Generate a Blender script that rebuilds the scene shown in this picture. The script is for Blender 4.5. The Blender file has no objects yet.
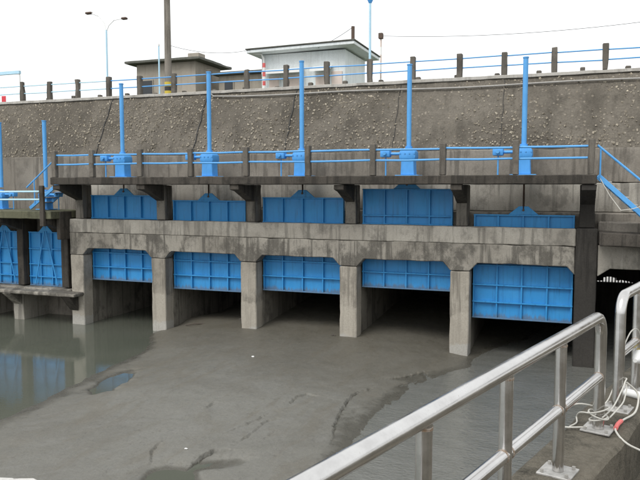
import bpy, bmesh, math, random
import numpy as np
from mathutils import Vector, noise, Matrix
random.seed(7); rng = np.random.default_rng(7)
scene = bpy.context.scene
C = scene.collection

# ------------------------------------------------------------------ camera, sky, sun, exposure
FPX, YAW, PIT = 684.0, math.radians(20.1), math.radians(4.5)
cam = bpy.data.cameras.new('camera'); cam_o = bpy.data.objects.new('camera', cam); C.objects.link(cam_o)
cam.sensor_width = 36; cam.lens = FPX / 640 * 36; cam.clip_start = 0.05; cam.clip_end = 3000
cam_o.location = (0, 0, 0)                       # eye height is z = 0; the river lies at z = -5
cam_o.rotation_euler = (math.pi / 2 - PIT, 0, YAW)
scene.camera = cam_o

world = bpy.data.worlds.new('World'); scene.world = world; world.use_nodes = True
nt = world.node_tree; nt.nodes.clear()
out = nt.nodes.new('ShaderNodeOutputWorld'); bg = nt.nodes.new('ShaderNodeBackground')
sky = nt.nodes.new('ShaderNodeTexSky'); sky.sky_type = 'NISHITA'; sky.sun_disc = False
SUN_EL, SUN_AZ = math.radians(52), math.radians(200)      # azimuth clockwise from +Y: behind the camera, a little to the left
sky.sun_elevation = SUN_EL; sky.sun_rotation = SUN_AZ; sky.dust_density = 4.0; sky.air_density = 1.0
hs = nt.nodes.new('ShaderNodeHueSaturation'); hs.inputs['Saturation'].default_value = 0.10
mx = nt.nodes.new('ShaderNodeMix'); mx.data_type = 'RGBA'
mx.inputs['Factor'].default_value = 0.72
mx.inputs['B'].default_value = (10.2, 10.35, 10.4, 1)       # the even white overcast layer
nt.links.new(sky.outputs[0], hs.inputs['Color']); nt.links.new(hs.outputs[0], mx.inputs['A'])
nt.links.new(mx.outputs['Result'], bg.inputs['Color']); bg.inputs['Strength'].default_value = 0.085
nt.links.new(bg.outputs[0], out.inputs[0])

sun = bpy.data.lights.new('sun', 'SUN'); sun.energy = 1.1; sun.angle = math.radians(28); sun.color = (1, .965, .92)
sun_o = bpy.data.objects.new('sun', sun); C.objects.link(sun_o)
sd = Vector((math.sin(SUN_AZ) * math.cos(SUN_EL), math.cos(SUN_AZ) * math.cos(SUN_EL), math.sin(SUN_EL)))
sun_o.rotation_euler = (-sd).to_track_quat('-Z', 'Y').to_euler(); sun_o.location = (0, -20, 40)

vs = scene.view_settings; vs.view_transform = 'Standard'; vs.look = 'None'; vs.gamma = 1; vs.exposure = 0.8
vs.use_curve_mapping = False

# ------------------------------------------------------------------ pixel (640x480) -> point helpers
_F = np.array([-math.sin(YAW) * math.cos(PIT), math.cos(YAW) * math.cos(PIT), -math.sin(PIT)])
_R = np.array([math.cos(YAW), math.sin(YAW), 0]); _U = np.cross(_R, _F)
def ray(x, y): return _F + _R * (x - 320) / FPX - _U * (y - 240) / FPX
def onY(x, y, Y): r = ray(x, y); return Vector(r * Y / r[1])
def onZ(x, y, Z): r = ray(x, y); return Vector(r * Z / r[2])

# ------------------------------------------------------------------ materials
MATS = {}
class NT:
    def __init__(s, name):
        s.m = bpy.data.materials.new(name); s.m.use_nodes = True; s.t = s.m.node_tree; s.t.nodes.clear()
        s.o = s.n('ShaderNodeOutputMaterial'); s.b = s.n('ShaderNodeBsdfPrincipled'); s.l(s.b.outputs[0], s.o.inputs[0])
        s.pos = s.n('ShaderNodeNewGeometry').outputs['Position']; MATS[name] = s.m
    def n(s, k, **kw):
        x = s.t.nodes.new(k)
        for a, v in kw.items(): setattr(x, a, v)
        return x
    def l(s, a, b): s.t.links.new(a, b)
    def put(s, sock, v):
        if hasattr(v, 'is_output'): s.l(v, sock)
        else: sock.default_value = v
    def map(s, sc, vec=None, off=(0, 0, 0)):
        x = s.n('ShaderNodeMapping'); s.l(vec or s.pos, x.inputs[0]); x.inputs['Scale'].default_value = sc; x.inputs['Location'].default_value = off
        return x.outputs[0]
    def noise(s, vec, scale, detail=4, rough=.55, dist=0):
        x = s.n('ShaderNodeTexNoise'); s.l(vec, x.inputs['Vector']); x.inputs['Scale'].default_value = scale
        x.inputs['Detail'].default_value = detail; x.inputs['Roughness'].default_value = rough; x.inputs['Distortion'].default_value = dist
        return x.outputs[0]
    def voro(s, vec, scale, feature='F1', rnd=1, out='Distance'):
        x = s.n('ShaderNodeTexVoronoi', feature=feature); s.l(vec, x.inputs['Vector']); x.inputs['Scale'].default_value = scale
        x.inputs['Randomness'].default_value = rnd
        return x.outputs[out]
    def ramp(s, f, a, b, ca=0., cb=1.):
        x = s.n('ShaderNodeMapRange'); x.interpolation_type = 'SMOOTHSTEP'
        s.put(x.inputs[0], f); x.inputs[1].default_value = a; x.inputs[2].default_value = b
        x.inputs[3].default_value = ca; x.inputs[4].default_value = cb
        return x.outputs[0]
    def mix(s, f, a, b, bt='MIX'):
        x = s.n('ShaderNodeMix', data_type='RGBA', blend_type=bt)
        s.put(x.inputs['Factor'], f)
        for k, v in (('A', a), ('B', b)):
            if isinstance(v, tuple) and len(v) == 3: v = v + (1,)
            s.put(x.inputs[k], v)
        return x.outputs['Result']
    def math(s, op, a, b=0., clamp=False):
        x = s.n('ShaderNodeMath', operation=op, use_clamp=clamp); s.put(x.inputs[0], a); s.put(x.inputs[1], b); return x.outputs[0]
    def bump(s, h, st, dist=.02):
        x = s.n('ShaderNodeBump'); s.l(h, x.inputs['Height']); x.inputs['Strength'].default_value = st; x.inputs['Distance'].default_value = dist
        s.l(x.outputs[0], s.b.inputs['Normal'])
    def sep(s, i):
        x = s.n('ShaderNodeSeparateXYZ'); s.l(s.pos, x.inputs[0]); return x.outputs[i]
    def fin(s, col, rough=.9, metal=0., spec=.3):
        if isinstance(col, tuple): col = col + (1,)
        s.put(s.b.inputs['Base Color'], col); s.put(s.b.inputs['Roughness'], rough); s.b.inputs['Metallic'].default_value = metal
        s.b.inputs['Specular IOR Level'].default_value = spec
        return s.m

def concrete(name, light, mid, dark, streak=.5, blot=.5, seed=0., pale=None, bumpst=.35, tide=None, thr=.49):
    def cool(c): m = sum(c) / 3; return tuple(x * .74 + m * .26 for x in c)
    light, mid, dark = cool(light), cool(mid), cool(dark); pale = cool(pale) if pale else None
    k = NT(name)
    big = k.noise(k.map((1, 1, 1), off=(seed, seed * 2, 0)), .55, 5, .6)
    st = k.noise(k.map((3.2, 3.2, .22), off=(seed, 0, seed)), 1.6, 5, .62)
    st2 = k.noise(k.map((9, 9, .5), off=(seed, 3, 0)), 1.1, 4, .6)
    bl = k.noise(k.map((1, 1, .75), off=(0, seed, seed)), 1.5, 7, .72, .12)
    fine = k.noise(k.pos, 26, 6, .7); grit = k.noise(k.pos, 120, 3, .6)
    c = k.mix(k.ramp(big, .36, .64), mid, light)
    c = k.mix(k.math('MULTIPLY', k.ramp(st, .50, .62), streak), c, dark)
    c = k.mix(k.math('MULTIPLY', k.ramp(bl, thr, thr + .15), blot), c, dark)
    if tide:
        zz = k.math('ADD', k.sep(2), k.math('MULTIPLY', k.math('SUBTRACT', bl, .5), .9))
        c = k.mix(k.ramp(zz, tide + .06, tide - .06, 0, .6), c, tuple(x * 1.15 for x in light))
        c = k.mix(k.ramp(zz, -4.62, -4.72, 0, .8), c, (.40, .40, .38))
    c = k.mix(k.math('MULTIPLY', k.ramp(st2, .56, .72), streak * .5), c, dark)
    if pale: c = k.mix(k.math('MULTIPLY', k.ramp(st2, .36, .25), .45), c, pale)
    c = k.mix(k.ramp(fine, .3, .75, 0, .42), c, tuple(x * .62 for x in mid))
    c = k.mix(k.ramp(grit, .35, .7, 0, .25), c, tuple(min(1, x * 1.5) for x in light))
    h = k.math('ADD', k.math('MULTIPLY', fine, .6), k.math('ADD', k.math('MULTIPLY', bl, .8), k.math('MULTIPLY', grit, .2)))
    k.bump(h, bumpst, .03)
    return k.fin(c, k.ramp(fine, .3, .7, .8, .96), 0, .25)
M = MATS
concrete('concrete', (.37, .345, .29), (.275, .25, .205), (.05, .045, .037), .62, .6, 1.3, (.46, .44, .39))
concrete('concrete_stained', (.31, .285, .235), (.20, .18, .145), (.034, .031, .026), .8, .85, 5.1, (.38, .36, .31), .35, None, .44)
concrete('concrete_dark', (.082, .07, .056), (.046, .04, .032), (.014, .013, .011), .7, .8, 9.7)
concrete('concrete_column', (.23, .21, .175), (.14, .126, .104), (.024, .022, .019), .8, .75, 12.7)
concrete('concrete_post', (.17, .15, .122), (.105, .092, .073), (.03, .027, .023), .7, .7, 3.3)
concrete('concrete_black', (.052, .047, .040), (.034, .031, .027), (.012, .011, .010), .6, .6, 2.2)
concrete('concrete_wall', (.27, .24, .195), (.195, .17, .135), (.06, .052, .042), .7, .5, 4.4)
concrete('concrete_pier', (.37, .335, .27), (.265, .235, .185), (.07, .06, .047), .65, .5, 6.6, (.42, .39, .33), .35, -3.72)
concrete('concrete_culvert', (.25, .23, .185), (.17, .155, .125), (.035, .032, .027), .7, .8, 3.1)
concrete('concrete_parapet', (.19, .165, .12), (.085, .075, .053), (.02, .02, .013), .1, .9, 8.2, (.3, .28, .23), 1.0)
concrete('concrete_pale', (.62, .61, .58), (.52, .51, .48), (.25, .24, .22), .4, .3, 7.2)
concrete('coping_pale', (.42, .40, .36), (.33, .31, .27), (.13, .12, .10), .4, .5, 7.7)
concrete('plaster_beige', (.40, .35, .28), (.34, .30, .24), (.2, .175, .14), .4, .3, 2.9)
concrete('plaster_white', (.78, .84, .85), (.70, .78, .80), (.45, .50, .50), .3, .2, 3.9)
concrete('asphalt', (.07, .07, .068), (.05, .05, .05), (.035, .035, .035), .0, .4, 1.9)
concrete('roof_sheet', (.15, .15, .125), (.11, .115, .095), (.05, .055, .04), .3, .6, 1.1)
concrete('grass_land', (.09, .11, .045), (.06, .085, .03), (.04, .05, .02), 0, .6, 2.5)

def paint(name, col, rough=.45, rust=.5, var=.35, fade=None):
    k = NT(name)
    a = k.noise(k.pos, 2.3, 5, .65); b = k.noise(k.map((7, 7, .6)), 1.7, 5, .65); f = k.noise(k.pos, 34, 5, .7)
    c = k.mix(k.ramp(a, .35, .7, 0, var), col, fade or tuple(min(1, x * 1.35 + .02) for x in col))
    c = k.mix(k.ramp(b, .5, .75, 0, .5 * var), c, tuple(x * .45 for x in col))
    c = k.mix(k.ramp(f, .60, .74, 0, rust), c, (.10, .055, .03))
    k.bump(f, .12, .01)
    return k.fin(c, k.ramp(a, .3, .7, rough - .07, rough + .13), 0, .4)
def gate_paint():
    k = NT('blue_gate'); col = (.028, .245, .56)
    tc = k.n('ShaderNodeTexCoord').outputs['Object']; sp = k.n('ShaderNodeSeparateXYZ'); k.l(tc, sp.inputs[0]); zo = sp.outputs[2]
    a = k.noise(k.pos, 1.6, 5, .65); b = k.noise(k.map((6, 6, .45)), 1.7, 5, .7); f = k.noise(k.pos, 30, 6, .75); d = k.noise(k.map((9, 9, 1.2)), 1.2, 6, .75)
    c = k.mix(k.ramp(a, .35, .7, 0, .55), col, (.05, .30, .62))
    c = k.mix(k.ramp(b, .48, .7, 0, .5), c, (.018, .11, .27))
    c = k.mix(k.ramp(d, .62, .76, 0, .55), c, (.09, .075, .06))
    c = k.mix(k.ramp(f, .60, .72, 0, .5), c, (.11, .06, .035))
    zz = k.math('ADD', zo, k.math('MULTIPLY', k.math('SUBTRACT', d, .5), .5))
    c = k.mix(k.ramp(zz, .16, .02, 0, .62), c, (.13, .115, .085))
    k.bump(f, .15, .01)
    return k.fin(c, k.ramp(a, .3, .7, .35, .55), 0, .4)
gate_paint()
paint('blue_pipe', (.08, .32, .68), .36, .3, .4, (.14, .42, .76))
paint('blue_hoist', (.07, .31, .70), .42, .3, .35)
paint('blue_pale', (.42, .64, .78), .45, .1, .3)
paint('grey_pipe', (.30, .29, .27), .6, .5, .5)
paint('white_pipe', (.74, .75, .74), .45, .1, .3, (.82, .82, .8))
paint('rust_steel', (.09, .06, .045), .7, .8, .5)
paint('white_rope', (.50, .49, .45), .8, .1, .4)
paint('red_wrap', (.62, .10, .10), .6, .1, .5, (.75, .28, .26))
paint('sign_red', (.62, .05, .07), .5, .05, .2)
paint('dark_wire', (.03, .03, .03), .6, 0, .2)
paint('yellow_paint', (.55, .42, .05), .6, .2, .3)
paint('black_paint', (.03, .03, .03), .6, .1, .3)
paint('awning_pink', (.62, .53, .48), .7, .1, .3)
paint('grey_wood', (.07, .058, .046), .8, .3, .5)
k = NT('dark_glass'); k.fin((.02, .025, .03), .12, 0, .5)

def steel():
    k = NT('stainless')
    f = k.noise(k.map((60, 60, 60)), 3, 4, .6); g = k.noise(k.pos, 5, 5, .7); h = k.noise(k.pos, 55, 5, .75)
    c = k.mix(k.ramp(g, .35, .7), (.56, .55, .54), (.68, .67, .66))
    c = k.mix(k.ramp(h, .62, .74, 0, .4), c, (.33, .29, .26))
    k.bump(f, .05, .003)
    return k.fin(c, k.ramp(g, .3, .7, .15, .28), 1.0, .5)
steel()
k = NT('galvanised'); g = k.noise(k.pos, 14, 5, .7); h = k.noise(k.pos, 60, 5, .75); k.bump(h, .2, .004)
k.fin(k.mix(k.ramp(h, .55, .72, 0, .7), k.mix(k.ramp(g, .35, .65), (.36, .355, .34), (.52, .51, .49)), (.16, .10, .06)), .55, .5, .4)
k = NT('weld'); h = k.noise(k.pos, 90, 4, .7); k.bump(h, .6, .006); k.fin(k.mix(k.ramp(h, .4, .6), (.30, .21, .14), (.5, .45, .4)), .5, .7, .4)

def rubble():
    k = NT('rubble_concrete')
    big = k.noise(k.pos, .38, 5, .6); st = k.noise(k.map((1.6, 1, .3)), 1.2, 5, .65); med = k.noise(k.pos, 3.2, 6, .7)
    fine = k.noise(k.pos, 18, 6, .75); vc = k.voro(k.pos, 9, out='Color'); vd = k.voro(k.pos, 9)
    c = k.mix(k.ramp(big, .35, .65), (.115, .103, .085), (.185, .167, .14))
    c = k.mix(k.ramp(st, .48, .7, 0, .55), c, (.065, .059, .05))
    c = k.mix(k.ramp(k.noise(k.map((.5, 1, .9), off=(3, 1, 2)), .8, 5, .65), .5, .64, 0, .28), c, (.06, .056, .048))
    c = k.mix(k.ramp(med, .48, .7, 0, .5), c, (.065, .059, .05))
    sv = k.n('ShaderNodeSeparateColor'); k.l(vc, sv.inputs[0])
    peb = k.math('MULTIPLY', k.ramp(sv.outputs[0], .66, .72), k.ramp(vd, .42, .22))
    c = k.mix(k.math('MULTIPLY', peb, .55), c, k.mix(sv.outputs[1], (.24, .205, .155), (.38, .345, .29)))
    c = k.mix(k.ramp(fine, .4, .75, 0, .5), c, (.05, .045, .038))
    k.bump(k.math('ADD', k.math('MULTIPLY', peb, .5), k.math('ADD', fine, med)), .7, .04)
    return k.fin(c, .95, 0, .15)
rubble()
def stones(name, a, b):
    k = NT(name); oi = k.voro(k.pos, 14, out='Color'); sv = k.n('ShaderNodeSeparateColor'); k.l(oi, sv.inputs[0])
    f = k.noise(k.pos, 40, 4, .7); k.bump(f, .3, .01)
    c = k.mix(sv.outputs[0], a, b); c = k.mix(k.ramp(f, .45, .7, 0, .5), c, tuple(x * .4 for x in a))
    return k.fin(c, .9, 0, .2)
stones('stone', (.13, .11, .083), (.50, .45, .36))

def silt_mat():
    k = NT('silt')
    z = k.sep(2)
    big = k.noise(k.pos, .33, 5, .6, .5); flow = k.noise(k.map((1.1, .35, 1)), 1.1, 6, .65, 1.2); med = k.noise(k.pos, 2.2, 6, .7)
    fine = k.noise(k.pos, 22, 8, .8); grit = k.noise(k.pos, 150, 3, .7)
    c = k.mix(k.ramp(big, .35, .65), (.134, .130, .111), (.172, .169, .149))
    c = k.mix(k.ramp(flow, .47, .66, 0, .5), c, (.128, .114, .085))
    fl2 = k.noise(k.map((1.6, .5, 1), k.n('ShaderNodeVectorRotate', rotation_type='Z_AXIS').outputs[0]), 1.0, 7, .7, .8)
    rot = [n for n in k.t.nodes if n.type == 'VECTOR_ROTATE'][0]; k.l(k.pos, rot.inputs[0]); rot.inputs['Angle'].default_value = .75
    c = k.mix(k.ramp(fl2, .5, .7, 0, .3), c, (.20, .20, .19))
    c = k.mix(k.ramp(med, .5, .75, 0, .35), c, (.105, .102, .092))
    c = k.mix(k.ramp(fine, .38, .68, 0, .38), c, (.08, .079, .072))
    c = k.mix(k.ramp(grit, .4, .75, 0, .22), c, (.21, .205, .19))
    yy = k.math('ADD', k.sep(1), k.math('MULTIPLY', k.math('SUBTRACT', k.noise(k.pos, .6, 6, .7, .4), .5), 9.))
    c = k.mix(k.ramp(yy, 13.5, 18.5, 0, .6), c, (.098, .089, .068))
    spk = k.noise(k.pos, 9, 8, .85); c = k.mix(k.ramp(spk, .54, .66, 0, .6), c, (.07, .066, .056)); c = k.mix(k.ramp(spk, .42, .32, 0, .35), c, (.24, .238, .222))
    jz = k.math('ADD', z, k.math('MULTIPLY', k.math('SUBTRACT', med, .5), .05))
    wet = k.ramp(jz, -4.955, -4.99)
    c = k.mix(wet, c, (.082, .078, .064))
    r = k.math('SUBTRACT', k.ramp(med, .3, .7, .40, .64), k.math('MULTIPLY', wet, .22))
    k.bump(k.math('ADD', k.math('MULTIPLY', med, 1.2), k.math('ADD', k.math('MULTIPLY', fine, .5), k.math('MULTIPLY', grit, .25))), .7, .03)
    return k.fin(c, r, 0, .4)
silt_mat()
def water_mat():
    k = NT('river_water')
    a = k.noise(k.map((1, 1.0, 1)), .4, 3, .5); 
    rip = k.noise(k.map((6, 14, 1)), 1.3, 3, .6, .4); rip2 = k.noise(k.map((1.2, 2.5, 1)), 1.0, 3, .5)
    x = k.sep(0); m = k.ramp(x, -6, -3.2, .03, 1.)
    c = k.mix(k.ramp(a, .35, .65), (.088, .097, .077), (.10, .107, .087))
    c = k.mix(k.math('MULTIPLY', m, .9), c, k.mix(k.ramp(rip2, .3, .7), (.125, .127, .116), (.15, .151, .14)))
    h = k.math('MULTIPLY', k.math('ADD', rip, k.math('MULTIPLY', rip2, .6)), m)
    k.bump(h, .8, .035)
    return k.fin(c, .04, 0, .8)
water_mat()

# ------------------------------------------------------------------ mesh helpers
WLOC = {}
def link(o, parent=None):
    C.objects.link(o)
    if parent is not None: o.parent = parent
    return o
def thing(name, label, cat, loc=(0, 0, 0), group=None):
    o = bpy.data.objects.new(name, None); o.empty_display_size = .2; link(o); o.location = loc; WLOC[o] = Vector(loc)
    return tag(o, label, cat, group)
def tag(o, label=None, cat=None, group=None, kind=None):
    for a, v in (('label', label), ('category', cat), ('group', group), ('kind', kind)):
        if v: o[a] = v
    return o
class MB:
    def __init__(s): s.bm = bmesh.new()
    def prism(s, pts, axis, a, b):
        """polygon pts in the plane normal to axis, swept from a to b"""
        def P(u, v, w): return {'x': (w, u, v), 'y': (u, w, v), 'z': (u, v, w)}[axis]
        v0 = [s.bm.verts.new(P(u, v, a)) for u, v in pts]; v1 = [s.bm.verts.new(P(u, v, b)) for u, v in pts]
        n = len(pts); fs = [s.bm.faces.new(v0), s.bm.faces.new(v1)]
        for i in range(n): fs.append(s.bm.faces.new((v0[i], v0[(i + 1) % n], v1[(i + 1) % n], v1[i])))
        bmesh.ops.recalc_face_normals(s.bm, faces=fs)
        return s
    def box(s, x0, x1, y0, y1, z0, z1): return s.prism([(x0, y0), (x1, y0), (x1, y1), (x0, y1)], 'z', z0, z1)
    def tube(s, path, r, n=12, caps=True, rs=None):
        path = [Vector(p) for p in path]; rings = []; N = len(path)
        t0 = (path[1] - path[0]).normalized(); up = Vector((0, 0, 1)) if abs(t0.z) < .9 else Vector((1, 0, 0))
        u = t0.cross(up).normalized()
        for i, p in enumerate(path):
            if i == 0: t = path[1] - p
            elif i == N - 1: t = p - path[i - 1]
            else: t = (path[i + 1] - p).normalized() + (p - path[i - 1]).normalized()
            t.normalize(); u = (u - t * u.dot(t)).normalized(); w = t.cross(u)
            rr = rs[i] if rs else r
            rings.append([s.bm.verts.new(p + (u * math.cos(2 * math.pi * q / n) + w * math.sin(2 * math.pi * q / n)) * rr) for q in range(n)])
        fs = []
        for a, b in zip(rings, rings[1:]):
            for q in range(n): fs.append(s.bm.faces.new((a[q], a[(q + 1) % n], b[(q + 1) % n], b[q])))
        if caps: fs += [s.bm.faces.new(rings[0]), s.bm.faces.new(rings[-1])]
        bmesh.ops.recalc_face_normals(s.bm, faces=fs)
        return s
    def bar(s, p, q, w, h=None, up=(0, 0, 1)):
        p, q = Vector(p), Vector(q); h = h or w; t = (q - p).normalized(); up = Vector(up)
        if abs(t.dot(up)) > .98: up = Vector((0, 1, 0))
        sx = t.cross(up).normalized() * w / 2; sz = sx.cross(t).normalized() * h / 2
        a = [s.bm.verts.new(p + i * sx + j * sz) for i, j in ((-1, -1), (1, -1), (1, 1), (-1, 1))]
        b = [s.bm.verts.new(q + i * sx + j * sz) for i, j in ((-1, -1), (1, -1), (1, 1), (-1, 1))]
        fs = [s.bm.faces.new(a), s.bm.faces.new(b)] + [s.bm.faces.new((a[i], a[(i + 1) % 4], b[(i + 1) % 4], b[i])) for i in range(4)]
        bmesh.ops.recalc_face_normals(s.bm, faces=fs)
        return s
    def bevel(s, w, seg=1):
        es = [e for e in s.bm.edges if e.is_manifold and e.calc_face_angle(0) > .5]
        bmesh.ops.bevel(s.bm, geom=es, offset=w, segments=seg, affect='EDGES', clamp_overlap=True, profile=.5)
        return s
    def rough(s, step=.25, amp=.008, seed=0., chip=.03):
        lo = [min(v.co[i] for v in s.bm.verts) for i in range(3)]; hi = [max(v.co[i] for v in s.bm.verts) for i in range(3)]
        for ax in range(3):
            no = [0, 0, 0]; no[ax] = 1; c = lo[ax] + step
            while c < hi[ax] - step * .3:
                co = [0, 0, 0]; co[ax] = c
                bmesh.ops.bisect_plane(s.bm, geom=s.bm.verts[:] + s.bm.edges[:] + s.bm.faces[:], plane_co=co, plane_no=no, dist=1e-5)
                c += step
        s.bm.normal_update(); edge = set()
        for e in s.bm.edges:
            if e.is_manifold and e.calc_face_angle(0) > .5: edge.update(e.verts)
        nr = {v: v.normal.copy() for v in edge}
        for v, n_ in nr.items():
            q = v.co + Vector((seed, 7, seed)); a = max(0, noise.noise(q * 1.7) + .6 * noise.noise(q * 5.1) - .12)
            v.co -= n_ * a * chip * 1.3
        for v in s.bm.verts:
            p = v.co * 2.1 + Vector((seed, seed * 1.7, seed * .3))
            v.co += noise.noise_vector(p) * amp + noise.noise_vector(p * 4.3) * amp * .45
        return s
    def build(s, name, mat, parent=None, smooth=True, ang=32, kind=None):
        off = WLOC.get(parent, Vector((0, 0, 0)))
        me = bpy.data.meshes.new(name)
        for v in s.bm.verts: v.co -= off
        s.bm.to_mesh(me); s.bm.free(); me.materials.append(M[mat])
        if smooth:
            me.shade_smooth(); me.set_sharp_from_angle(angle=math.radians(ang))
        o = bpy.data.objects.new(name, me); link(o, parent); WLOC[o] = off
        if kind: o['kind'] = kind
        return o
def B(name, mat, parent, x0, x1, y0, y1, z0, z1, bev=.015, step=None, amp=.006):
    m = MB().box(x0, x1, y0, y1, z0, z1)
    if bev: m.bevel(bev)
    if step: m.rough(step, amp, x0 + z0)
    return m.build(name, mat, parent)
def T(name, mat, parent, path, r, n=12): return MB().tube(path, r, n).build(name, mat, parent)
def copy_tree(o, loc, parent=None):
    c = o.copy(); C.objects.link(c); c.parent = parent
    if parent is None: c.location = loc; WLOC[c] = Vector(loc)
    for ch in o.children: copy_tree(ch, None, c)
    return c
def arc(c, r, a0, a1, u, v, n=8):
    c, u, v = Vector(c), Vector(u), Vector(v)
    return [c + (u * math.cos(a0 + (a1 - a0) * i / n) + v * math.sin(a0 + (a1 - a0) * i / n)) * r for i in range(n + 1)]

WATER = -5.0
X0, PITCH = -16.66, 3.42
PX = [X0 + PITCH * i for i in range(6)]           # pier centres
BX = [X0 + PITCH * (i + .5) for i in range(5)]    # bay centres
ROAD = 3.5

# ------------------------------------------------------------------ setting: water, silt, land, road
def plane(name, x0, x1, y0, y1, z, mat, kind='structure'):
    me = bpy.data.meshes.new(name); me.from_pydata([(x0, y0, z), (x1, y0, z), (x1, y1, z), (x0, y1, z)], [], [(0, 1, 2, 3)])
    me.materials.append(M[mat]); o = bpy.data.objects.new(name, me); link(o); o['kind'] = kind; return o
plane('water', -600, 600, -600, 29.6, WATER, 'river_water')

def build_silt():
    ctrl = []
    def cp(h, *pts):
        for p in pts:
            w = onZ(p[0], p[1], WATER + max(h, 0)); ctrl.append((w.x, w.y, h))
    cp(0, (-40, 437), (0, 421), (26, 409), (66, 386), (94, 373.5), (118, 363), (139, 353), (150, 344), (150, 337), (157, 331))
    cp(-.22, (50, 365), (0, 380), (100, 345), (60, 340), (20, 330), (-60, 400), (122, 335))
    cp(.19, (200, 362), (300, 375), (200, 400), (330, 360)); cp(.30, (250, 338), (300, 334), (350, 345)); cp(.14, (100, 412), (250, 425), (170, 430), (385, 365))
    cp(.10, (50, 435), (20, 460), (100, 470), (60, 495), (0, 520), (440, 362)); cp(.07, (130, 378), (70, 400), (160, 350))
    cp(0, (470, 361), (448, 372), (432, 380), (400, 398), (380, 415), (352, 445), (326, 470), (290, 510), (220, 540))
    cp(-.16, (480, 400), (430, 440), (560, 400), (400, 470), (600, 420), (380, 520), (520, 440)); cp(-.03, (505, 350), (540, 370))
    for x, y, h in ((BX[0], 22, -.2), (BX[0], 25, -.15), (PX[1] - .2, 21, -.1), (PX[1] - .2, 24, -.1), (PX[1] + .3, 21.5, .22), (BX[1], 22, .34), (BX[1], 25, .5),
                    (BX[2], 22, .45), (BX[2], 25, .6), (BX[3], 22, .3), (BX[3], 25, .45), (BX[4], 22, -.02), (BX[4], 25, .05), (2, 22, -.2), (-20, 22, -.3), (-20, 16, -.3),
                    (-18, 9, .0), (-14, 5, .1), (-4, 5, -.1), (2, 8, -.3), (-17, 19, -.3)): ctrl.append((x, y, h))
    P = np.array(ctrl); n = len(P)
    def ker(r2): return np.where(r2 > 1e-9, .5 * r2 * np.log(np.maximum(r2, 1e-9)), 0)
    d2 = ((P[:, None, :2] - P[None, :, :2]) ** 2).sum(-1)
    A = np.zeros((n + 3, n + 3)); A[:n, :n] = ker(d2) + np.eye(n) * .12
    A[:n, n] = 1; A[:n, n + 1:] = P[:, :2]; A[n:, :n] = A[:n, n:].T
    sol = np.linalg.solve(A, np.concatenate([P[:, 2], [0, 0, 0]]))
    def axis(*seg): return np.concatenate([np.arange(a, b, st) for a, b, st in seg])
    xs = axis((-19.5, -9.6, .07), (-9.6, -2.6, .021), (-2.6, 2.6, .07)); ys = axis((5.5, 9.4, .1), (9.4, 15.9, .022), (15.9, 20.5, .06), (20.5, 28, .12))
    gx, gy = np.meshgrid(xs, ys); q = np.stack([gx.ravel(), gy.ravel()], 1)
    H = np.zeros(len(q))
    for i in range(n): H += sol[i] * ker(((q - P[i, :2]) ** 2).sum(1))
    H += sol[n] + q @ sol[n + 1:]
    H = np.clip(H, -.6, .7)
    # pools
    def pool(px, py, ra, rb, ang, dep):
        c = onZ(px, py, WATER + .05); ca, sa = math.cos(ang), math.sin(ang)
        dx, dy = q[:, 0] - c.x, q[:, 1] - c.y; u = (dx * ca + dy * sa) / ra; v = (-dx * sa + dy * ca) / rb
        w = 1 / (1 + (u * u + v * v) ** 3); return w, dep
    for a in ((170, 478, .62, .5, -.6, -.025), (222, 463, .55, .26, .6, .02)):
        w, dep = pool(*a); H = H * (1 - w) + dep * w
    pa, pb = onZ(94, 393, WATER + .05), onZ(131, 369, WATER + .05); pm = (pa + pb) / 2; pd = pb - pa; L_ = pd.length / 2; pd.normalize()
    dx, dy = q[:, 0] - pm.x, q[:, 1] - pm.y; wob = np.array([1 + .5 * noise.noise(Vector((a * 1.3, b * 1.3, 31))) + .25 * noise.noise(Vector((a * 4, b * 4, 33))) for a, b in q]).clip(.8, 1.6)
    u = (dx * pd.x + dy * pd.y) / L_ * wob; v = (-dx * pd.y + dy * pd.x) / .36 * wob
    w = 1 / (1 + (u * u + v * v) ** 4); H = H * (1 - w) - .03 * w
    # eroded scarps: little drops on the water side
    sc = [([(331, 437), (336.5, 416), (344.6, 401.6), (355, 391), (374, 386)], .055), ([(379, 378), (399, 375), (424, 370), (434, 376)], .05),
          ([(289, 406), (296, 398), (306, 395), (318, 397)], .045), ([(178, 470), (200, 456), (214, 449.6), (231, 449.6)], .07),
          ([(236, 445), (253, 432), (265, 422), (280, 418)], .03), ([(226, 434), (250, 424), (268, 415)], .025), ([(148, 462), (152, 450), (160, 444)], .03),
          ([(395, 384), (404, 381), (418, 377)], .03), ([(205, 412), (214, 405)], .03), ([(262, 440), (276, 430)], .02)]
    jit = np.array([noise.noise(Vector((a * 2.6, b * 2.6, 0))) * .05 + noise.noise(Vector((a * 8, b * 8, 3))) * .04 + noise.noise(Vector((a * 21, b * 21, 5))) * .018 for a, b in q])
    und = np.array([noise.noise(Vector((a * .9, b * .5, 7))) * .018 + noise.noise(Vector((a * 3, b * 2.2, 9))) * .007 for a, b in q])
    H += und + .0035 * np.array([noise.noise(Vector((a * 7 + b * 3, b * 4 - a * 2, 41))) + abs(noise.noise(Vector((a * 2.2, b * 1.1, 43)))) * -3 for a, b in q])
    jit2 = np.array([noise.noise(Vector((a * 3.3, b * 3.3, 21))) for a, b in q])
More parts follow.
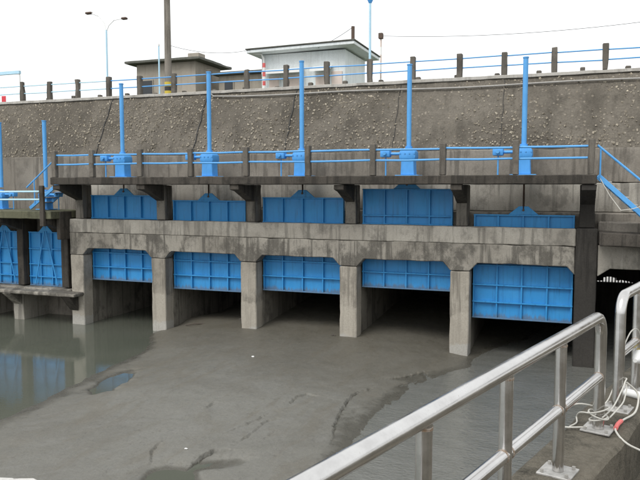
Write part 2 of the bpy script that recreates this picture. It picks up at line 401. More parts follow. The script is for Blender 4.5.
    for pts, amp in sc:
        W = np.array([onZ(p[0], p[1], WATER + .1)[:2] for p in pts]); best = np.full(len(q), 9.); sg = np.zeros(len(q)); edge = np.ones(len(q))
        L = len(W) - 1
        for i in range(L):
            a, b = W[i], W[i + 1]; ab = b - a; l = np.linalg.norm(ab)
            t = ((q - a) @ ab) / l ** 2; tc = np.clip(t, 0, 1); c = a + tc[:, None] * ab; d = np.linalg.norm(q - c, axis=1)
            s = (ab[0] * (q[:, 1] - a[1]) - ab[1] * (q[:, 0] - a[0])) / l
            m = d < best; best[m] = d[m]; sg[m] = np.sign(s[m]); u = (i + tc) / L; edge[m] = (np.sin(np.pi * np.clip(u, .02, .98)) ** .5)[m]
        sd_ = -best * sg + jit
        H -= np.where(best < .8, amp * edge * np.clip(sd_ / .02, 0, 1) * np.exp(-np.maximum(sd_, 0) / .22) * np.exp(-np.maximum(best - .3, 0) / .1), 0)
        H -= np.where(best < .5, 1.35 * amp * edge * np.exp(-((sd_ - .018) / .015) ** 2) * np.clip(.15 + 1.1 * np.clip(jit2 * 2.2 + .5, 0, 1), 0, 1.2), 0)
    # ripple marks close to the channel on the right
    rm = np.exp(-((H - .0) / .05) ** 2) * (q[:, 0] > -7)
    H += rm * .006 * jit2 * np.sin(q[:, 0] * 17 + q[:, 1] * 31 + jit * 90)
    me = bpy.data.meshes.new('silt_bank'); nx, ny = len(xs), len(ys)
    V = np.column_stack([q, H + WATER]); idx = np.arange(nx * ny).reshape(ny, nx)
    Q = np.stack([idx[:-1, :-1], idx[:-1, 1:], idx[1:, 1:], idx[1:, :-1]], -1).reshape(-1, 4)
    keep = (H[Q].max(1) > -.08); Q = Q[keep]
    used = np.unique(Q); re = np.zeros(nx * ny, int); re[used] = np.arange(len(used)); V = V[used]; Q = re[Q]
    me.vertices.add(len(V)); me.vertices.foreach_set('co', V.ravel()); me.loops.add(Q.size); me.loops.foreach_set('vertex_index', Q.ravel())
    me.polygons.add(len(Q)); me.polygons.foreach_set('loop_start', np.arange(0, Q.size, 4)); me.polygons.foreach_set('loop_total', np.full(len(Q), 4))
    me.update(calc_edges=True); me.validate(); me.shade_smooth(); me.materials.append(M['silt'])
    o = bpy.data.objects.new('silt_bank', me); link(o); o['kind'] = 'structure'
    def height(x, y):
        j = int(np.argmin(abs(xs - x))); i = int(np.argmin(abs(ys - y))); return WATER + H[i * nx + j]
    return height
silt_h = build_silt()

# land behind: road on the levee, ground further off
B('road', 'asphalt', None, -300, 300, 22.95, 28.9, ROAD - .3, ROAD - .02, 0)['kind'] = 'structure'
B('ground', 'grass_land', None, -1200, -2.6, 29.0, 1500, ROAD - 2, ROAD - .1, 0)['kind'] = 'structure'
plane('low_ground', -2.6, 1200, 29.62, 1500, -4.4, 'concrete_pale')

# ------------------------------------------------------------------ retaining wall of the levee
wall = thing('retaining_wall', 'long rough rubble concrete retaining wall of the levee behind the blue gates', 'wall', (-9, 21.4, -2))
WX0, WX1 = -40, 14
MB().prism([(21.34, -.75), (21.34, .10), (22.9, .10), (22.9, -.75)], 'x', -17.05, WX1).bevel(.02).rough(.4, .012, 9).build('wall_footing', 'concrete', wall)
MB().prism([(21.36, .101), (21.36, 1.10), (22.9, 1.10), (22.9, .101)], 'x', -17.05, WX1).bevel(.02).rough(.5, .008, 2).build('lower_wall', 'concrete_wall', wall)
MB().prism([(21.35, -5.6), (21.35, 1.13), (22.9, 1.13), (22.9, -5.6)], 'x', WX0, -17.06).bevel(.02).rough(.5, .008, 2).build('lower_wall', 'concrete_wall', wall)
def rubble_face():
    nu, nv = int((WX1 - WX0) / .09), 34; V = []; F = []
    for j in range(nv + 1):
        t = j / nv
        for i in range(nu + 1):
            x = WX0 + (WX1 - WX0) * i / nu; y = 21.44 + 1.16 * t; z = 1.11 + (ROAD - .12 - 1.11) * t
            p = Vector((x, y, z)); d = noise.noise(p * 1.3) * .03 + noise.noise(p * 4.1) * .014 + noise.noise(p * 9) * .010
            V.append((x, y - abs(d) * .9 + .02, z + d * .3 * (0 < j < nv)))
    for j in range(nv):
        for i in range(nu):
            a = j * (nu + 1) + i; F.append((a, a + 1, a + nu + 2, a + nu + 1))
    me = bpy.data.meshes.new('rubble_face'); 
    n0 = len(V); V += [(WX0, 22.92, 1.11), (WX1, 22.92, 1.11), (WX1, 22.92, ROAD - .12), (WX0, 22.92, ROAD - .12)]
    F.append((n0, n0 + 3, n0 + 2, n0 + 1))
    V = [tuple(Vector(v) - WLOC[wall]) for v in V]
    me.from_pydata(V, [], F); me.materials.append(M['rubble_concrete']); me.shade_smooth()
    link(bpy.data.objects.new('rubble_face', me), wall)
rubble_face()
def rubble_stones():
    ico = bmesh.new(); bmesh.ops.create_icosphere(ico, subdivisions=1, radius=1); iv = [v.co.copy() for v in ico.verts]; fi = [[v.index for v in f.verts] for f in ico.faces]; ico.free()
    V = []; F = []
    for _ in range(8500):
        x = random.uniform(-25, 5); t = random.random(); y = 21.44 + 1.16 * t; z = 1.15 + 2.2 * t
        dens = noise.noise(Vector((x * .35, 5, z * .6))) + .25 * noise.noise(Vector((x * 1.5, 2, z * 2)))
        if dens < random.uniform(-.55, .35): continue
        r = .85 * random.choice((.012, .015, .017, .019, .022, .024, .028, .032, .038, .05)); rot = Matrix.Rotation(random.random() * 6.3, 3, 'Y')
        sx, sz = r * random.uniform(.9, 1.4), r * random.uniform(.7, 1.05); o = len(V)
        for v in iv:
            w = rot @ Vector((v.x * sx * random.uniform(.8, 1.15), v.y * r * .34, v.z * sz * random.uniform(.8, 1.15)))
            V.append(tuple(Vector((x, y - .010 + random.uniform(-.012, .008), z)) + w - WLOC[wall]))
        F += [[a + o for a in f] for f in fi]
    me = bpy.data.meshes.new('embedded_stones'); me.from_pydata(V, [], F); me.materials.append(M['stone'])
    o = bpy.data.objects.new('embedded_stones', me); link(o, wall); o['kind'] = 'stuff'
rubble_stones()
MB().prism([(22.55, ROAD - .115), (22.57, ROAD), (22.94, ROAD), (22.94, ROAD - .115)], 'x', WX0, WX1).bevel(.015).rough(.4, .012, 3).build('coping', 'coping_pale', wall)

# conduit along the wall, drain cable
def wallpt(x, z, out_=.07):
    t = (z - 1.11) / (ROAD - .12 - 1.11); return Vector((x, 21.44 + 1.16 * t - out_, z))
cx0 = onY(215, 90, 22.4).x
path = [Vector((cx0 - .35, 22.45, ROAD + .55)), Vector((cx0 - .32, 22.43, ROAD + .1)), Vector((cx0 - .25, 22.42, ROAD - .1)), wallpt(cx0 - .1, ROAD - .22)]
path += [wallpt(cx0 + (12 - cx0) * i / 24, ROAD - .24 - .06 * math.sin(i * .9) * .4 - .10 * math.sin(math.pi * i / 24)) for i in range(1, 25)]
cond = T('conduit_pipe', 'grey_pipe', None, path, .028, 8); tag(cond, 'thin grey conduit pipe running along the top of the rubble wall', 'pipe')
for px in (95, 192, 284, 392, 500):
    xj = onY(px, 150, 21.45).x
    T('expansion_joint', 'dark_wire', wall, [wallpt(xj + .02 * math.sin(i * 2.1 + px), 1.12 + 2.24 * i / 9, .012) for i in range(10)], .018 if px < 300 else .008, 6)

# ------------------------------------------------------------------ main sluice structure
sl = thing('sluice_structure', 'weathered concrete sluice frame with five bays, piers, beam and upper deck', 'sluice', (-8, 20.5, WATER))
hw = .28
for i, x in enumerate(PX):
    dk = i == 5
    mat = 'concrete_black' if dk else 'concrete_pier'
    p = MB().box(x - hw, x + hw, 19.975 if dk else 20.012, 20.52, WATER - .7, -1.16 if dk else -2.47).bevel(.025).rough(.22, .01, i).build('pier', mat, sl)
    if i == 0: p['label'] = 'broad pier at the left end of the five bays, standing in water'
    if dk: p['label'] = 'almost black stained pier at the right end of the sluice'
    MB().box(x - hw + .03, x + hw - .03, 20.52, 28.2, WATER - .7, -2.23).bevel(.02).rough(.6, .012, i).build('dividing_wall', 'concrete_culvert', sl)
    MB().box(x - hw + .02, x + hw - .02, 20.44, 20.72, -2.5, -1.2).build('slot_pier', 'concrete_stained', sl)
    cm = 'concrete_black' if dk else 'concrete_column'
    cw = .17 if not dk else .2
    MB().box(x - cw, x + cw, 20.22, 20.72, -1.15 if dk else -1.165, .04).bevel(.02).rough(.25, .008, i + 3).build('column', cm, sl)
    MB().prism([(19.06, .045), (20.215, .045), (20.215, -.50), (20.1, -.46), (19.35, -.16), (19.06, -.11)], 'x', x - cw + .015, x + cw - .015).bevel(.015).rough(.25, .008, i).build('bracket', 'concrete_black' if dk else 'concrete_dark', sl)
# breast beam in two lifts, with haunches over the piers
xa, xb = PX[0] - hw, PX[5] - hw - .004
MB().box(xa, xb, 19.993, 20.42, -1.66, -1.17).bevel(.025).rough(.24, .012, 4).build('beam_upper', 'concrete', sl)
poly = [(xa, -1.662), (xb, -1.662)]
for i in reversed(range(6)):
    x = PX[i]
    if i < 5: poly += [(x + hw + .22, -2.22), (x + hw, -2.46)]
    else: poly += [(xb, -2.44)]
    if i == 5: poly += [(xb - .2, -2.22)]
    elif i > 0: poly += [(x - hw, -2.46), (x - hw - .22, -2.22)]
    else: poly += [(x - hw, -2.46)]
MB().prism(poly, 'y', 20.0, 20.42).bevel(.02).rough(.24, .012, 6).build('beam_lower', 'concrete_stained', sl)
B('headwall', 'concrete_wall', sl, xa, 9, 20.74, 28.2, -2.2, -.76, .02, .5)
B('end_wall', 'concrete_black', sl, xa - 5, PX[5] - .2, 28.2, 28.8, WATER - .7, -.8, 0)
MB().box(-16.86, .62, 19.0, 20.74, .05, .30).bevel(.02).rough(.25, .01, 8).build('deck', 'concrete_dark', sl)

# deck railing
rl = thing('deck_railing', 'railing of dark concrete posts and two blue pipes along the upper deck', 'railing', (-8, 19.1, .30))
DP = [-16.72, -15.16, -13.25, -11.36, -9.41, -7.37, -5.37, -3.36, -1.41, .47]
for x in DP:
    MB().box(x - .085, x + .085, 19.02, 19.2, .302, 1.2 + random.uniform(-.02, .03)).bevel(.018).rough(.15, .008, x).build('post', 'concrete_post', rl)
for a, b in zip(DP, DP[1:]):
    for z in (1.04, .735):
        dz = random.uniform(-.012, .012)
        T('rail', 'blue_pipe', rl, [(a + .075, 19.11, z + dz), ((a + b) / 2, 19.11, z + random.uniform(-.012, .004)), (b - .075, 19.11, z + random.uniform(-.012, .012))], .03, 10)

# ------------------------------------------------------------------ sluice gates
def make_gate():
    g = thing('sluice_gate', '-', 'sluice gate', (0, 20.6, 0), 'blue steel gates of the five bays')
    W, Hh = 1.40, 3.08
    WLOC[g] = Vector((0, 0, 0))
    MB().box(-W, W, -.012, .012, 0, Hh).build('skin_plate', 'blue_gate', g)
    for x in (-W + .03, -.70, 0, .70, W - .03): MB().box(x - .022, x + .022, -.105, -.013, .03, Hh - .03).bevel(.004).build('vertical_rib', 'blue_gate', g)
    for z in (.0, .47, .98, 1.56, 1.98, 2.24, Hh - .04):
        MB().box(-W, W, -.125, -.014, z, z + .04).bevel(.004).build('horizontal_rib', 'blue_gate', g)
    lug = MB().prism([(-.42, Hh), (.42, Hh), (.13, Hh + .24), (-.13, Hh + .24)], 'y', -.09, -.05).bevel(.004).build('lifting_lug', 'blue_gate', g)
    MB().tube([(0, -.12, Hh + .13), (0, -.02, Hh + .13)], .035, 10).build('lug_pin', 'rust_steel', lug)
    return g
gate0 = make_gate()
GB = [-3.40, -3.56, -3.44, -3.16, -3.90]
GL = ['blue sluice gate in the leftmost of the five wide bays, above the water',
      'second blue sluice gate from the left, its top edge well below the deck',
      'blue sluice gate in the middle one of the five wide bays',
      'blue sluice gate raised highest, its top hidden behind the deck edge',
      'blue sluice gate hanging lowest, in the bay next to the dark pier']
for i in range(5):
    g = gate0 if i == 0 else copy_tree(gate0, (0, 0, 0))
    g.location = (BX[i], 20.6, GB[i]); g['label'] = GL[i]
    top = GB[i] + 3.08 + .2
    # threaded stem of this gate is part of it
    me_b = MB().tube([(0, -.07, 3.20), (0, -.07, max(3.25, .32 - GB[i]))], .028, 8); WLOC[g] = Vector((0, 0, 0)); me_b.build('stem', 'rust_steel', g); WLOC[g] = Vector(g.location)

# ------------------------------------------------------------------ hoists
def make_hoist(h, name='gate_hoist'):
    t = thing(name, '-', 'hoist', (0, 0, 0), 'blue gate hoists'); z = 0
    MB().box(-.36, .36, -.3, .3, 0, .035).bevel(.006).build('base_plate', 'blue_pipe', t)
    MB().prism([(-.205, .035), (.205, .035), (.19, .42), (.19, .50), (-.19, .50), (-.19, .42)], 'y', -.2, .2).bevel(.015).build('pedestal', 'blue_hoist', t)
    hd = MB().prism([(-.23, .50), (.23, .50), (.25, .58), (.24, .74), (.14, .82), (-.14, .82), (-.24, .74), (-.25, .58)], 'y', -.24, .24).bevel(.03, 2).build('gear_head', 'blue_hoist', t)
    m = MB()
    for sx in (-.22, -.07, .07, .22): m.tube([(sx, -.25, .68), (sx, -.262, .68)], .022, 6)
    m.build('bolts', 'blue_pipe', hd)
    gb = MB().box(-.86, -.56, -.16, .1, .58, .80).bevel(.03, 2).build('gearbox', 'blue_hoist', t)
    MB().tube([(-.57, -.03, .68), (-.24, -.03, .68)], .045, 12).build('shaft', 'blue_hoist', t)
    MB().tube([(-.71, -.03, .57), (-.71, -.03, .0)], .024, 8).build('support_leg', 'blue_pipe', t)
    MB().tube([(-.71, -.165, .69), (-.71, -.23, .69)], .055, 12).build('crank_socket', 'blue_pipe', gb)
    p = MB().tube([(0, 0, .83), (0, 0, h)], .072, 16).build('stem_cover', 'blue_pipe', t)
    MB().tube([(0, 0, h), (0, 0, h + .035)], .085, 16).build('cap', 'blue_pipe', p)
    MB().tube([(0, 0, .84), (0, 0, .90)], .11, 16).build('collar', 'blue_hoist', t)
    return t
HT = [3.57, 3.78, 3.93, 3.62, 3.62]
HL = ['blue hoist with tall stem pipe at the left end of the upper deck', 'blue hoist with tall stem pipe, second from left on the upper deck',
      'blue hoist with the tallest stem pipe, middle of the upper deck', 'blue hoist with stem pipe in front of the right of the white house',
      'blue hoist with stem pipe nearest the right end of the upper deck']
for i in range(5):
    t = make_hoist(HT[i] - .302); t.location = (BX[i] + (.04 if i % 2 else -.03), 20.55, .302); t['label'] = HL[i]

# ------------------------------------------------------------------ left side intake: two narrow gates
inn = thing('intake_structure', 'low mossy concrete intake frame with narrow gates left of the wide bays', 'intake', (-19, 20.3, WATER))
ILX = -21.6
concrete('concrete_moss', (.15, .15, .085), (.10, .10, .055), (.035, .036, .02), .5, .8, 3.7)
MB().box(ILX, -16.97, 19.12, 21.3, -1.15, -.88).bevel(.02).rough(.25, .012, 1).build('deck', 'concrete_moss', inn)
for x, w in ((-21.25, .15), (-19.42, .15), (-17.36, .16)):
    MB().box(x - w, x + w, 20.2, 20.95, -3.72, -1.16).bevel(.02).rough(.22, .01, x).build('slot_post', 'concrete_dark', inn)
    MB().prism([(19.16, -1.155), (20.19, -1.155), (20.19, -1.62), (19.16, -1.30)], 'x', x - w + .02, x + w - .02).bevel(.015).rough(.25, .008, x).build('bracket', 'concrete_dark', inn)
    if x < -18: MB().box(x - .24, x + .24, 20.03, 27, WATER - .7, -3.99).bevel(.02).rough(.35, .012, x).build('pier', 'concrete', inn)
    if x < -18: MB().prism([(19.45, -3.93), (20.02, -3.93), (20.02, -4.42)], 'x', x - .2, x + .2).bevel(.015).rough(.2, .008, x).build('corbel', 'concrete_stained', inn)
MB().box(ILX, -16.36, 19.45, 20.0, -3.925, -3.80).bevel(.03).rough(.22, .014, 2).build('ledge', 'concrete_stained', inn)
MB().box(ILX, -16.95, 20.005, 21.1, -3.985, -3.755).bevel(.03).rough(.3, .014, 2).build('sill', 'concrete_stained', inn)
MB().prism([(19.5, -3.93), (19.99, -3.93), (19.99, -4.5)], 'x', -17.0, -16.6).bevel(.015).rough(.2, .008, 5).build('corbel', 'concrete_dark', inn)
MB().box(ILX, -16.97, 20.98, 21.3, -3.74, -1.16).build('back_wall', 'concrete_wall', inn)
MB().box(ILX - 5, ILX - .01, 19.6, 21.3, WATER - .7, -.9).bevel(.03).rough(.4, .012, 2).build('abutment', 'concrete_stained', inn)
MB().box(-17.12, -16.96, 19.55, 20.2, -1.9, -.9).bevel(.02).rough(.2, .01, 7).build('corner_block', 'concrete_dark', inn)

def make_igate():
    g = thing('intake_gate', '-', 'intake gate', (0, 0, 0), 'narrow blue intake gates'); W, Hh = .80, 2.04
    MB().box(-W, W, -.012, .012, 0, Hh).build('skin_plate', 'blue_gate', g)
    for x in (-W + .03, -W / 3, W / 3, W - .03): MB().box(x - .02, x + .02, -.085, -.013, .03, Hh - .03).bevel(.004).build('vertical_rib', 'blue_gate', g)
    for z in (0, .33, .80, 1.38, Hh - .04): MB().box(-W, W, -.10, -.014, z, z + .04).bevel(.004).build('horizontal_rib', 'blue_gate', g)
    for s in (-1, 1): MB().bar((.04 * s, -.115, Hh + .02), (s * (W - .28), -.115, .05), .045, .02, (0, 1, 0)).build('brace', 'blue_gate', g)
    lug = MB().prism([(-.32, Hh), (.32, Hh), (.09, Hh + .22), (-.09, Hh + .22)], 'y', -.09, -.05).bevel(.004).build('lifting_lug', 'blue_gate', g)
    MB().tube([(0, -.07, Hh + .15), (0, -.07, 2.62)], .025, 8).build('stem', 'rust_steel', g)
    return g
ig = make_igate(); ig.location = (-18.39, 20.5, -3.745); ig['label'] = 'narrow blue intake gate with diagonal braces beside the wide bays'
ig2 = copy_tree(ig, (-20.36, 20.5, -3.745)); ig2['label'] = 'narrow blue intake gate cut by the left edge of the photo'
for x, lb in ((-18.33, 'blue hoist with short stem pipe beside the steps on the low left deck'), (-20.45, 'blue hoist with short stem pipe at the left edge of the photo')):
    t = make_hoist(2.38 + .87); t.location = (x, 20.45, -.87); t['label'] = lb
    for ch in t.children:
        if ch.name.split('.')[0] in ('gearbox', 'shaft', 'support_leg', 'pedestal', 'gear_head', 'base_plate', 'collar'): ch.scale = (-.82, .82, .82)
ir = thing('intake_railing', 'pale blue pipe railing with dark post on the low left deck', 'railing', (-19, 19.2, -.88))
for x in (-17.27, -19.85, -21.5):
    MB().box(x - .085, x + .085, 19.0, 19.115, -1.4, .02).bevel(.015).rough(.15, .008, x).build('post', 'concrete_dark', ir)
for z in (-.19, -.47):
    T('rail', 'blue_pale', ir, [(-21.5, 19.13, z), (-19.4, 19.14, z - .01), (-17.3, 19.13, z + .005)], .032, 10)

def stair(name, label, p, q, width, steps, mat='blue_pipe'):
    """straight steel stair from top p to bottom q (x-z slope), width along y"""
    p, q = Vector(p), Vector(q); t = thing(name, label, 'stairs', q)
    for dy in (0, width): MB().bar(p + Vector((0, dy, 0)), q + Vector((0, dy, 0)), .05, .12).bevel(.006).build('stringer', mat, t)
    for i in range(1, steps):
        c = p.lerp(q, i / steps); MB().box(c.x - .12, c.x + .12, p.y + .03, p.y + width - .03, c.z + .02, c.z + .05).bevel(.005).build('tread', 'grey_pipe', t)
    return t
# left flight, down from the upper deck to the low deck
s1 = stair('steel_stairs', 'blue steel steps going down to the low left deck', (-16.92, 19.75, .25), (-18.45, 19.75, -.80), .75, 6)
T('handrail', 'blue_pipe', s1, [(-17.15, 19.72, 1.02), (-18.55, 19.72, -.05)], .028, 8)
T('handrail_post', 'blue_pipe', s1, [(-18.2, 19.72, .21), (-18.2, 19.72, -.6)], .022, 8)
T('handrail_post', 'blue_pipe', s1, [(-17.2, 19.72, .98), (-17.2, 19.72, .08)], .022, 8)
# right flight
s2 = stair('steel_stairs', 'blue steel steps with handrail going down right of the dark pier', (.66, 19.3, .27), (2.15, 19.3, -1.12), .8, 7)
T('handrail', 'blue_pipe', s2, [(.62, 19.27, 1.06), (1.95, 19.27, -.10)] + [(2.15, 19.27, -.28), (2.28, 19.27, -.42), (2.3, 19.27, -.6), (2.24, 19.27, -.74), (2.1, 19.27, -.78), (1.98, 19.27, -.7)], .03, 8)
T('handrail_post', 'blue_pipe', s2, [(1.93, 19.27, -.09), (1.93, 19.27, -1.0)], .026, 8)
T('handrail_post', 'blue_pipe', s2, [(.70, 19.27, .98), (.70, 19.27, .2)], .022, 8)
tag(T('white_rope', 'white_rope', None, [(.70, 19.2, .2), (.95, 19.19, -.25), (1.22, 19.19, -.62), (1.5, 19.19, -.58), (1.72, 19.2, -.5)], .011, 6), 'thin white rope hanging from the right steps beside the dark pier', 'rope')

# ------------------------------------------------------------------ right side culvert
rc = thing('side_culvert', 'unlit concrete culvert opening with low walkway slab right of the dark pier', 'culvert', (4, 20.3, WATER))
MB().prism([(.74, -1.22), (9, -1.42), (9, -1.74), (.74, -1.56)], 'y', 19.3, 20.35).bevel(.02).rough(.25, .012, 2).build('walkway_slab', 'concrete_dark', rc)
MB().box(.735, 9, 20.36, 20.73, -2.2, -.98).bevel(.03).rough(.25, .014, 8).build('beam', 'concrete_wall', rc)
MB().prism([(.735, -1.6), (9, -1.80), (9, -2.26), (1.05, -2.24), (.735, -2.46)], 'y', 20.02, 20.355).bevel(.02).rough(.25, .01, 3).build('beam_lower', 'concrete', rc)
B('abutment', 'concrete_dark', rc, 6.2, 9, 20.36, 28.2, WATER - .7, -2.21, .02)
# end bulkhead: boards with a notched gap at the top through which daylight shows
eb = [(.9, -3.66), (1.07, -3.64), (1.22, -3.63), (1.30, -3.50), (1.43, -3.47), (1.56, -3.47), (1.69, -3.50), (1.80, -3.60), (1.93, -3.58), (2.05, -3.60), (2.16, -3.62), (2.27, -3.66)]
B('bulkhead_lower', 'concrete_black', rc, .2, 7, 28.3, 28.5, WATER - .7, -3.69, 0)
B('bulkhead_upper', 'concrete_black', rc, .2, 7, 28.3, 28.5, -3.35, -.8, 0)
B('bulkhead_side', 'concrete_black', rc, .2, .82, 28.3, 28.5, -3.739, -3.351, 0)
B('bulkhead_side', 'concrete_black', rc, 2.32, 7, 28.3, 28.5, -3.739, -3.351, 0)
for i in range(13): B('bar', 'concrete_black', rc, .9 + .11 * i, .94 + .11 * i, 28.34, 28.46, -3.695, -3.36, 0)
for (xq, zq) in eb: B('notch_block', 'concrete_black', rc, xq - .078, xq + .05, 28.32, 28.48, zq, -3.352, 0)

# ------------------------------------------------------------------ road railing on top of the wall
rr = thing('road_railing', 'railing of short concrete posts and thin pipes along the top of the wall', 'railing', (-9, 22.75, ROAD))
RX = [-24.3, -22.85, -21.45, -20.05, -18.65, -17.15, -15.72, -14.2, -12.7, -11.15, -9.6, -8.07, -6.52, -5.04, -3.5, -2.09, -.59, .87, 2.35, 3.85, 5.35]
for x in RX:
    MB().box(x - .09, x + .09, 22.66, 22.84, ROAD + .002, ROAD + .77 + random.uniform(-.05, .05)).bevel(.02).rough(.18, .01, x).build('post', 'concrete_post', rr)
for a, b in zip(RX, RX[1:]):
    for z in (.62, .32):
        T('rail', 'blue_pale' if a < -18 else 'blue_pipe', rr, [(a + .08, 22.75, ROAD + z), (b - .08, 22.75, ROAD + z + random.uniform(-.015, .015))], .022, 8)
for i in range(21):
    x = -25.3 + 1.6 * i
    o = MB().box(x - .1, x + .1, 28.5, 28.7, ROAD - .03, ROAD + 1.02 + random.uniform(-.05, .04)).bevel(.03).rough(.2, .01, x).build('bollard', 'concrete_post')
    tag(o, 'dark stub of a concrete guard post on the far side of the road', 'bollard', 'guard posts on the far side of the road')

# ------------------------------------------------------------------ houses
def house_windows(t, specs, y, mat='dark_glass', fr='plaster_white'):
    for x0, x1, z0, z1 in specs:
        w = MB().box(x0 - .06, x1 + .06, y - .05, y - .003, z0 - .06, z1 + .06).bevel(.01).build('window', fr, t)
        MB().box(x0, x1, y - .07, y - .052, z0, z1).build('pane', mat, w)
bh = thing('house', 'small beige plaster house with flat overhanging roof behind the utility pole', 'house', (-21.2, 34.6, ROAD))
B('wall', 'plaster_beige', bh, -23.25, -19.45, 33.35, 36.2, ROAD - .1, 6.83, .02)
MB().box(-23.75, -18.95, 32.9, 36.7, 6.835, 6.98).bevel(.02).rough(.4, .015, 1).build('roof', 'roof_sheet', bh)
B('roof_tank', 'plaster_beige', bh, -19.9, -19.2, 33.3, 34.0, 6.985, 7.25, .02)
house_windows(bh, [(-21.35, -20.95, 5.0, 6.05), (-22.9, -22.2, 5.0, 5.9)], 33.35, fr='plaster_beige')
ah = thing('shed', 'low grey roofed shed between the beige house and the white house', 'shed', (-16.8, 35.2, ROAD))
B('wall', 'plaster_beige', ah, -18.6, -15.35, 34.4, 36.4, ROAD - .1, 6.12, .02)
MB().box(-18.85, -15.2, 34.1, 36.7, 6.125, 6.28).bevel(.02).build('roof', 'roof_sheet', ah)
house_windows(ah, [(-18.2, -17.7, 4.8, 5.75)], 34.4, fr='plaster_beige')
wh = thing('house', 'white and pale blue house with overhanging roof above the middle of the wall', 'house', (-12.8, 34.5, ROAD))
B('wall', 'plaster_white', wh, -15.2, -10.65, 32.75, 36.2, ROAD - .1, 6.75, .02)
MB().prism([(-15.75, 6.76), (-10.0, 6.84), (-10.0, 7.0), (-15.75, 6.92)], 'y', 32.1, 36.8).bevel(.02).build('roof', 'plaster_white', wh)
MB().prism([(-15.8, 6.93), (-9.95, 7.01), (-9.95, 7.07), (-15.8, 6.99)], 'y', 32.05, 36.85).bevel(.01).build('roof_edge', 'roof_sheet', wh)
house_windows(wh, [(-14.75, -14.2, 4.6, 5.6), (-13.9, -13.0, 4.7, 5.6), (-12.2, -11.6, 4.6, 5.6)], 32.75, 'awning_pink')
for x0, x1 in ((-14.9, -12.85), (-12.3, -11.3)):
    MB().prism([(32.7, 5.95), (32.7, 6.0), (32.1, 5.78), (32.1, 5.66)], 'x', x0, x1).build('awning', 'white_pipe', wh)
B('door', 'awning_pink', wh, -11.35, -10.8, 32.68, 32.745, ROAD, 5.7, .01)
T('downpipe', 'white_pipe', wh, [(-15.5, 32.3, 6.78), (-15.05, 32.4, 6.72), (-14.95, 32.45, 6.5), (-14.95, 32.6, 4)], .05, 8)
tag(T('roof_post', 'rust_steel', None, [(onY(353, 30, 32.9).x, 32.9, 7.0), (onY(353, 30, 32.9).x, 32.9, 7.85)], .09, 8), 'short brown post standing on the white house roof', 'post')
rp = thing('signal_pole', 'thin red and white pole behind the right end of the white house', 'pole', (onY(381, 40, 37.5).x, 37.5, ROAD))
for i in range(11):
    z = ROAD + i * .43; T('pole_band', 'white_pipe' if i % 2 else 'awning_pink', rp, [(WLOC[rp].x, 37.5, z - .1), (WLOC[rp].x, 37.5, z + .33)], .05, 8)
B('lamp_box', 'rust_steel', rp, WLOC[rp].x - .12, WLOC[rp].x + .12, 37.35, 37.6, 8.14, 8.45, .02)
st = thing('striped_post', 'red and white striped post at the left end of the white house', 'post', (onY(264, 70, 31.5).x, 31.5, ROAD))
for i in range(12): T('stripe', 'red_wrap' if i % 2 else 'white_pipe', st, [(WLOC[st].x, 31.5, ROAD - .05 + i * .22), (WLOC[st].x, 31.5, ROAD + .17 + i * .22)], .075, 10)

# poles and wires above the road
ux = onY(168, 60, 27.8).x
up = thing('utility_pole', 'tall grey concrete utility pole in front of the beige house', 'pole', (ux, 27.8, ROAD))
MB().tube([(ux, 27.8, ROAD - .1), (ux, 27.8, ROAD + 8.5)], .14, 14, rs=[.17, .12]).build('shaft', 'concrete_wall', up)
for i in range(6):
    MB().tube([(ux, 27.8, ROAD + .1 + .2 * i), (ux + .0, 27.8, ROAD + .3 + .2 * i)], .178, 14).build('warning_band', 'yellow_paint' if i % 2 else 'black_paint', up)
MB().bar((ux - .9, 27.68, ROAD + 7.9), (ux + .9, 27.68, ROAD + 7.9), .1).build('cross_arm', 'grey_wood', up)
lx = onY(107, 60, 27.8).x
sl1 = thing('street_lamp', 'thin pale blue street lamp with curved arm left of the utility pole', 'street lamp', (lx, 27.8, ROAD))
zt = onY(107, 30, 27.8).z
T('shaft', 'blue_pale', sl1, [(lx, 27.8, ROAD - .05), (lx, 27.8, zt)], .045, 10)
arm = [Vector((lx, 27.8, zt)), Vector((lx - .1, 27.8, zt + .35)), Vector((lx - .4, 27.8, zt + .68)), Vector((lx - .85, 27.8, zt + .86))]
T('arm', 'white_pipe', sl1, arm, .03, 8)
MB().box(lx - 1.15, lx - .8, 27.7, 27.9, zt + .82, zt + .92).bevel(.03).build('lamp_head', 'rust_steel', sl1)
hx = onY(124, 18.5, 27.8)
T('arm', 'white_pipe', sl1, [Vector((lx, 27.8, zt - .1)), Vector((lx + .15, 27.8, zt + .2)), Vector((lx + .45, 27.8, zt + .42)), Vector((hx.x - .1, 27.8, hx.z))], .02, 8)
MB().box(hx.x - .12, hx.x + .16, 27.7, 27.9, hx.z - .05, hx.z + .05).bevel(.03).build('lamp_head', 'rust_steel', sl1)
tx = onY(159, 60, 26.5)
tp = thing('marker_pole', 'thin blue pole just left of the utility pole', 'pole', (tx.x, 26.5, ROAD))
T('shaft', 'blue_pale', tp, [(tx.x, 26.5, ROAD - .04), (tx.x, 26.5, onY(159, 46, 26.5).z)], .035, 8)
T('cap', 'white_pipe', tp, [(tx.x, 26.5, onY(159, 46, 26.5).z), (tx.x, 26.5, onY(159, 44, 26.5).z)], .045, 8)
lx = onY(370, 40, 27.8).x
sl2 = thing('street_lamp', 'slim blue lamp pole in front of the white house', 'street lamp', (lx, 27.8, ROAD)); zt = onY(370, 2, 27.8).z
T('shaft', 'blue_pale', sl2, [(lx, 27.8, ROAD - .05), (lx, 27.8, zt)], .05, 10)
MB().tube([(lx, 27.8, zt - .05), (lx, 27.8, zt + .12), (lx, 27.8, zt + .3)], .1, 10, rs=[.06, .14, .16]).build('lamp_head', 'blue_hoist', sl2)
